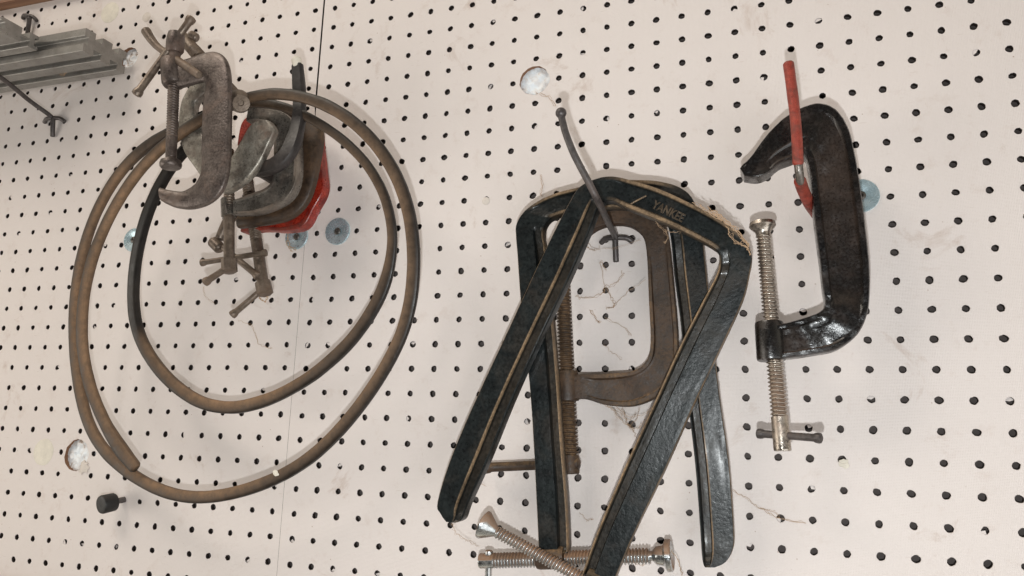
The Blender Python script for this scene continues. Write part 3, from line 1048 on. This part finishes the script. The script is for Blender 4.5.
H_st = [(241, 232, 237, 219, .5, 0), (262, 229.5, 260, 214, 1, 0), (284, 230.5, 277, 209, 1, 0), (303, 226, 290, 200, .6, 0), (313.5, 208, 297, 190), (323, 189, 303, 178), (321.5, 166, 306, 160), (319, 145, 304, 140), (316, 125, 300, 125), (300, 112, 292, 122), (270, 110, 268, 124), (244, 119, 250, 131), (237, 145, 247, 145)]
cH = thing('c_clamp', 'small red painted C-clamp at the back of the left bundle', 'clamp', P(310, 190, 1), GB)
cast_frame(H_st, (1.75, 1.6), .55, M['red'], 'frame', cH, edge=.1, pd=.1)
q0, q1 = P(250, 226, 1.5), P(264.5, 294, 2.0)
screw_thread(P(246, 172, 1.2), q1, rad(q0, 6), rad(q1, 6), .12, M['screw_old'], 'screw', cH, smoothB=2.6)
lathe(P(262.8, 282, 1.95), P(265.5, 295, 2.02), [(0, .2), (.02, .33), (.55, .34), (.6, .25)], M['screw_old'], 'screw_head', cH, seg=8)
bar_handle(P(231, 316, 2.6), P(270, 283, 1.8), rad(q1, 3.2), M['screw_old'], cH)

J_st = [(236, 227, 236, 215), (255, 224.5, 252, 212), (272, 222, 266, 208), (290, 216, 280, 200), (304, 202, 292, 186), (312, 182, 299, 172), (318, 152, 299, 150), (320, 130, 298, 130), (312, 114, 292, 120), (292, 107, 282, 118), (262, 107, 262, 120)]
cJ = thing('c_clamp', 'dark brown C-clamp lying against the red one in the left bundle', 'clamp', P(305, 180, 1.5), GB)
cast_frame(J_st, (2.45, 2.3), .5, M['rust'], 'frame', cJ, edge=.18, ell=.6, dust0=.0)
q0, q1 = P(262, 222, 2.0), P(262.5, 272, 2.2)
tube([P(240, 205, 1.5), P(228, 222, 1.7), P(220, 238, 1.8)], [.26, .24, .2], M['screw_old'], 'screw', cJ)
bar_handle(P(214, 240, 1.8), P(259, 277, 2.1), rad(q1, 3.4), M['screw_old'], cJ)
tube([P(213.5, 242, 1.9), P(219.5, 248, 1.9)], rad(q1, 6.2), M['screw_old'], 'handle_knob', cJ)

G_st = [(233, 214, 233, 200), (242, 213.5, 242, 196.5, .6, 0), (253, 213, 252, 192.5, .8, 0), (268, 208.5, 264, 188, .7, 0), (283, 201, 271, 181, .2, 0), (293, 189, 273, 171, .1, 0), (297, 172, 273, 160, .7, 0), (297, 146, 273, 142, .7, 0), (294, 125, 271, 128, 0, 0), (285, 113, 264, 121, 0, 0), (266, 107, 256, 119, 0, 0), (248, 108, 246, 121, 0, 0)]
cG = thing('c_clamp', 'grey C-clamp low in the left bundle with its jaw across the red clamp', 'clamp', P(285, 180, 2.5), GB)
cast_frame(G_st, (3.2, 3.05), .5, M['iron'], 'frame', cG, edge=.16, pd=.08)
g0, g1 = P(228, 199, 2.95), P(229, 217, 3.0)
lathe(g0, g1, [(0, .25), (.02, .30), (.8, .31), (.85, .25)], M['iron'], 'threaded_boss', cG, seg=10)
q0, q1 = P(229, 150, 2.95), P(229.2, 270, 3.1)
screw_thread(q0, q1, rad(q0, 5.2), rad(q1, 5.5), .12, M['screw_old'], 'screw', cG, amp=.06, smoothB=2.6)
lathe(P(229, 259, 3.1), P(229.5, 271.5, 3.12), [(0, .2), (.02, .31), (.55, .32), (.6, .24)], M['screw_old'], 'screw_head', cG, seg=8)
bar_handle(P(204, 283, 3.9), P(233, 264, 2.9), rad(q1, 3.3), M['screw_old'], cG)
bar_handle(P(200.5, 263, 2.7), P(267, 252.5, 2.2), rad(q1, 2.9), M['screw_old'], cG)

F_st = [(268, 120, 258, 119), (273, 129, 248, 125), (267, 143, 239, 140), (257, 163, 228, 158), (243, 180, 216, 168), (224, 191, 209, 172), (208, 186, 206, 158), (193, 167, 203, 138), (181, 148, 198, 124), (177, 122, 193, 112), (180, 100, 194, 101), (189, 84, 202, 93), (202, 66, 214, 82)]
cF = thing('c_clamp', 'pale scuffed C-clamp with bent handle tangled behind the front grey clamp', 'clamp', P(215, 150, 3.5), GB)
cast_frame(F_st, (4.25, 4.0), .5, M['iron_pale'], 'frame', cF, edge=.14, ell=.5, pd=.05)
q0, q1 = P(183, 38, 4.0), P(241, 103, 4.2)
screw_thread(q0, q1, rad(q0, 6.6), rad(q1, 7.2), .11, M['screw_old'], 'screw', cF, amp=.07, smoothA=1.0)
ax = (q1 - q0).normalized()
lathe(q1 - ax * .35, P(250, 113, 5.2), [(0, .25), (.05, .38), (.35, .45), (.65, .44), (.8, .34), (.78, .12), (.72, .1)], M['screw_old'], 'swivel_pad', cF, seg=20)
tube([P(146, 31, 5.1), P(151, 39, 5.05), P(158, 47, 5.0), (P(168, 54, 5.05)), P(183, 64, 5.35), P(199, 75, 5.7)], [.2, .18, .16, .16, .16, .15], M['screw_old'], 'bent_handle', cF, wob=.08)
tube([P(191, 35, 4.1), P(196, 38, 4.0)], .2, M['screw_old'], 'handle_knob', cF)

E_st = [(171, 62, 176, 86), (181, 58, 184, 84), (193, 54, 194, 81), (204, 50.5, 201, 80), (214, 50, 203, 84), (222.5, 56, 202, 92), (227, 70, 200.5, 103), (228, 95, 199.5, 120), (227.5, 130, 199, 140), (226.5, 160, 198.5, 168), (221, 186, 195, 179), (208, 201, 189, 185.5), (190, 207.5, 180, 190), (175, 207, 171, 189.5), (165, 203.5, 163, 188), (159, 200, 158, 186.5)]
cE = thing('c_clamp', 'front grey C-clamp turned upside down at the top of the left bundle', 'clamp', P(215, 120, 4.5), GB)
cast_frame(E_st, (5.35, 5.35), .42, M['iron_dark'], 'frame', cE, edge=.18, ell=.75)
g0, g1 = P(171.5, 60, 5.15), P(174, 86, 5.15)
L = (g1 - g0).length
lathe(g0, g1, [(0, .3), (.03, .42), (.2, .46), (L - .15, .46), (L - .03, .4), (L, .3)], M['iron_dark'], 'threaded_boss', cE, seg=20)
q0, q1 = P(175.5, 36, 5.2), P(171, 158, 5.1)
screw_thread(q0, q1, rad(q0, 5.7), rad(q1, 5.5), .11, M['iron_dark'], 'screw', cE, amp=.07, smoothA=1.0, smoothB=.9)
lathe(P(176.5, 33, 5.2), P(174.5, 52, 5.2), [(0, .2), (.03, .32), (.3, .36), (.8, .35), (.9, .28)], M['iron_dark'], 'screw_head', cE, seg=16)
ax = (q1 - q0).normalized()
k = rad(q1, 1)
lathe(q1, q1 + ax, [(-.02, 5 * k), (1 * k, 6 * k), (3 * k, 9.5 * k), (6 * k, 10.5 * k), (9 * k, 10.3 * k), (10.5 * k, 9 * k), (11 * k, 4 * k)], M['iron_dark'], 'swivel_pad', cE, seg=26)
bar_handle(P(192.5, 17, 5.1), P(135.5, 95.5, 5.6), rad(q0, 3.7), M['screw_old'], cE)

# ------------------------------------------------------------------ cobwebs and lint
def wisps(label, polylines, seed):
    rnd = random.Random(seed)
    bm = NB()
    for pl, h0, h1, r in polylines:
        pts = []
        n = len(pl)
        for i, (x, y) in enumerate(pl):
            h = h0 + (h1 - h0) * i / max(1, n - 1)
            pts.append(P(x, y, h))
        fine = spline(pts, 7) if n > 2 else [pts[0].lerp(pts[1], k / 8) for k in range(9)]
        for _c in range(2):
          jit = [rnd.uniform(-.05, .05) for _ in range(3)]
          fine_ = [p + Vector((rnd.gauss(0, .025), rnd.gauss(0, .025), rnd.gauss(0, .01))) + Vector(jit) * _c * (.3 + math.sin(q__ * .7)) for q__, p in enumerate(fine)]
          tube(fine_, r * (.72 if _c == 0 else .45), None, '', bm=bm, n=2, seg=5, cap_round=False, wob=.5)
    o = finish(bm, 'cobweb', M['web'])
    o['kind'] = 'stuff'
    o['label'] = label
    return o


wisps('dusty cobweb threads across the board inside the big black clamps',
      [([(552 + 24, 296), (586, 298), (602, 294), (604, 288)], .1, .1, .012), ([(604, 286), (612, 298), (614, 306), (606, 309)], .1, .15, .010), ([(622, 271), (618, 282), (606, 286)], .05, .1, .010), ([(604, 286), (601, 262), (606, 270)], .1, .05, .009),
       ([(590, 310), (597, 320), (599, 323)], .05, .05, .014), ([(606, 318), (622, 326), (632, 336)], .05, .05, .009), ([(614, 306), (630, 290), (645, 280)], .1, 1.0, .006), ([(603, 345), (612, 352), (622, 360)], .05, .05, .006),
       ([(580, 242), (592, 250), (600, 246)], .1, .1, .009), ([(586, 243), (602, 250), (640, 240)], .1, .6, .006)], 3)
wisps('clumps of dusty cobweb under the lower arm of the rusty clamp',
      [([(603, 403), (611, 408), (622, 421), (633, 428), (646, 425)], .7, .3, .012), ([(600, 403), (618, 412), (628, 420), (636, 414)], .8, .4, .010), ([(622, 408), (626, 421), (634, 431)], .6, .2, .010), ([(615, 406), (632, 417), (650, 411)], .8, .6, .009), ([(640, 408), (636, 420), (629, 425)], .7, .2, .008),
       ([(628, 424), (634, 433), (637, 441)], .2, .1, .010), ([(652, 408), (644, 420), (638, 430)], .9, .3, .008)], 4)
wisps('loose threads of cobweb hanging round the screws and on the lower board',
      [([(452, 521), (455, 532), (466, 540), (478, 546)], 2.0, .3, .010), ([(672, 551), (678, 560), (683, 576)], 1.2, .5, .014), ([(733, 490), (748, 500), (760, 508), (779, 518), (806, 523)], .05, .05, .010), ([(760, 508), (775, 512), (779, 518)], .05, .05, .008),
       ([(540, 93), (549, 97), (556, 106)], .05, .05, .011), ([(581, 513), (586, 520), (593, 519)], .05, .05, .010), ([(649, 398), (655, 397)], .05, .05, .01),
       ([(541, 174), (542, 184), (541, 196)], .05, .05, .012), ([(204, 286), (205, 296), (214, 303)], .1, .1, .008), ([(238, 320), (252, 327), (259, 344), (272, 348)], .3, .1, .008),
       ([(480, 469), (478, 480), (486, 486)], 1.0, .6, .009), ([(634, 562), (642, 566), (647, 560)], 1.5, 1.2, .009)], 5)
wisps('lint and fibres lying on the corner of the frontmost black clamp',
      [([(700, 205), (714, 214), (730, 226), (742, 238), (749, 248)], 2.95, 2.92, .022), ([(708, 208), (722, 217), (737, 229), (748, 245)], 2.94, 2.92, .022), ([(727, 226), (731, 238), (739, 243), (746, 247)], 2.95, 2.93, .014), ([(733, 234), (734, 241), (741, 244), (743, 236)], 2.95, 2.93, .012), ([(741, 244), (749, 250), (750, 256)], 2.92, 2.92, .016),
       ([(693, 203), (706, 211), (721, 221)], 2.95, 2.94, .014), ([(656, 222), (664, 230), (680, 232)], 2.75, 2.6, .010), ([(664, 230), (668, 238), (664, 243)], 2.7, 2.4, .010)], 6)
wisps('fluff caught on the small clamps and at the grey rails',
      [([(259, 298), (265, 302), (268, 296)], 2.1, 2.1, .03), ([(56, 62), (60, 74), (66, 72), (62, 66)], 1.3, 1.4, .016), ([(57, 66), (62, 76), (68, 70)], 1.3, 1.3, .012), ([(36, 40), (60, 52), (80, 66)], 2.2, 1.2, .005), ([(287, 232), (290, 246), (296, 250)], .4, .1, .02), ([(288, 236), (287, 244), (292, 252)], .3, .1, .02)], 8)
# dried glue blobs
for px, py, r, lab in ((845, 463.5, .16, 'crumb of dried yellow glue on the lower right board'), (276, 473, .13, 'crumb of dried glue on the bottom run of the belt')):
    c = P(px, py, .02 if px > 500 else 2.6)
    bm = NB()
    bmesh.ops.create_icosphere(bm, subdivisions=3, radius=r * S)
    for v in bm.verts:
        q = v.co / S
        q = q * (1 + .8 * noise.noise(q * 9)) + Vector((0, 0, 0))
        v.co = W(c) + Vector((q.x * S, q.y * S * .3, q.z * S * .8))
    o = finish(bm, 'glue_crumb', M['filler'])
    tag(o, lab, 'glue crumb', 'crumbs of dried glue')

# ------------------------------------------------------------------ light


def area(name, loc, target, size, power, color, shape='DISK', sy=None):
    l = bpy.data.lights.new(name, 'AREA')
    l.shape = shape
    l.size = size
    if sy:
        l.shape = 'RECTANGLE'
        l.size_y = sy
    l.energy = power
    l.color = color
    o = bpy.data.objects.new(name, l)
    COL.objects.link(o)
    o.location = W(loc)
    d = (W(target) - W(loc)).normalized()
    o.rotation_euler = d.to_track_quat('-Z', 'Y').to_euler()
    return o


area('phone_flash', CAM + Vector((-.4, -2.9, .2)), P(512, 288), .012, 2.7, (.92, .96, .97))
area('ceiling_lamp', Vector((-22, 42, 58)), P(500, 300), .45, 3.2, (1.0, .90, .88))
area('added_top_fill', Vector((-38, 56, 50)), P(200, 230), 1.5, 18, (1.0, .91, .77), sy=.9)  # added overhead fill for soft directional shading, no such panel known
area('open_doorway', Vector((50, -40, 38)), P(760, 380), 1.4, 8.2, (.95, .96, .97), sy=1.1)
area('added_left_fill', Vector((-62, -26, 44)), P(100, 250), 1.0, 10, (1.0, .94, .85), sy=.9)  # added fill that brightens the left side and lifts shadows, no window known
w = bpy.data.worlds.new("World")
scene.world = w
w.use_nodes = True
nt = w.node_tree
bg = nt.nodes['Background']
tc = nt.nodes.new('ShaderNodeTexCoord')
sx = nt.nodes.new('ShaderNodeSeparateXYZ')
nt.links.new(tc.outputs['Generated'], sx.inputs[0])
# made-up surroundings shaped for reflections: blotchy, dark behind the camera, paler at the sides
env_blotch = ramp(nt, noise_n(nt, tc.outputs['Generated'], 2.2, 3, .55), [(.38, (.25, .25, .27)), (.5, (1, 1, 1)), (.66, (2.1, 2.05, 1.95))])
rw = ramp(nt, math_n(nt, 'ADD', sx.outputs['Y'], 1.0, True), [(.0, (.07, .065, .06)), (.35, (.20, .18, .155)), (.9, (.60, .55, .47))])
nt.links.new(mix(nt, 1.0, rw, env_blotch, 'MULTIPLY'), bg.inputs[0])
bg.inputs[1].default_value = 1.0

scene.view_settings.view_transform = 'Standard'
scene.view_settings.look = 'None'
scene.view_settings.exposure = 0.10
scene.view_settings.gamma = 1
scene.render.resolution_x = 1024
scene.render.resolution_y = 576
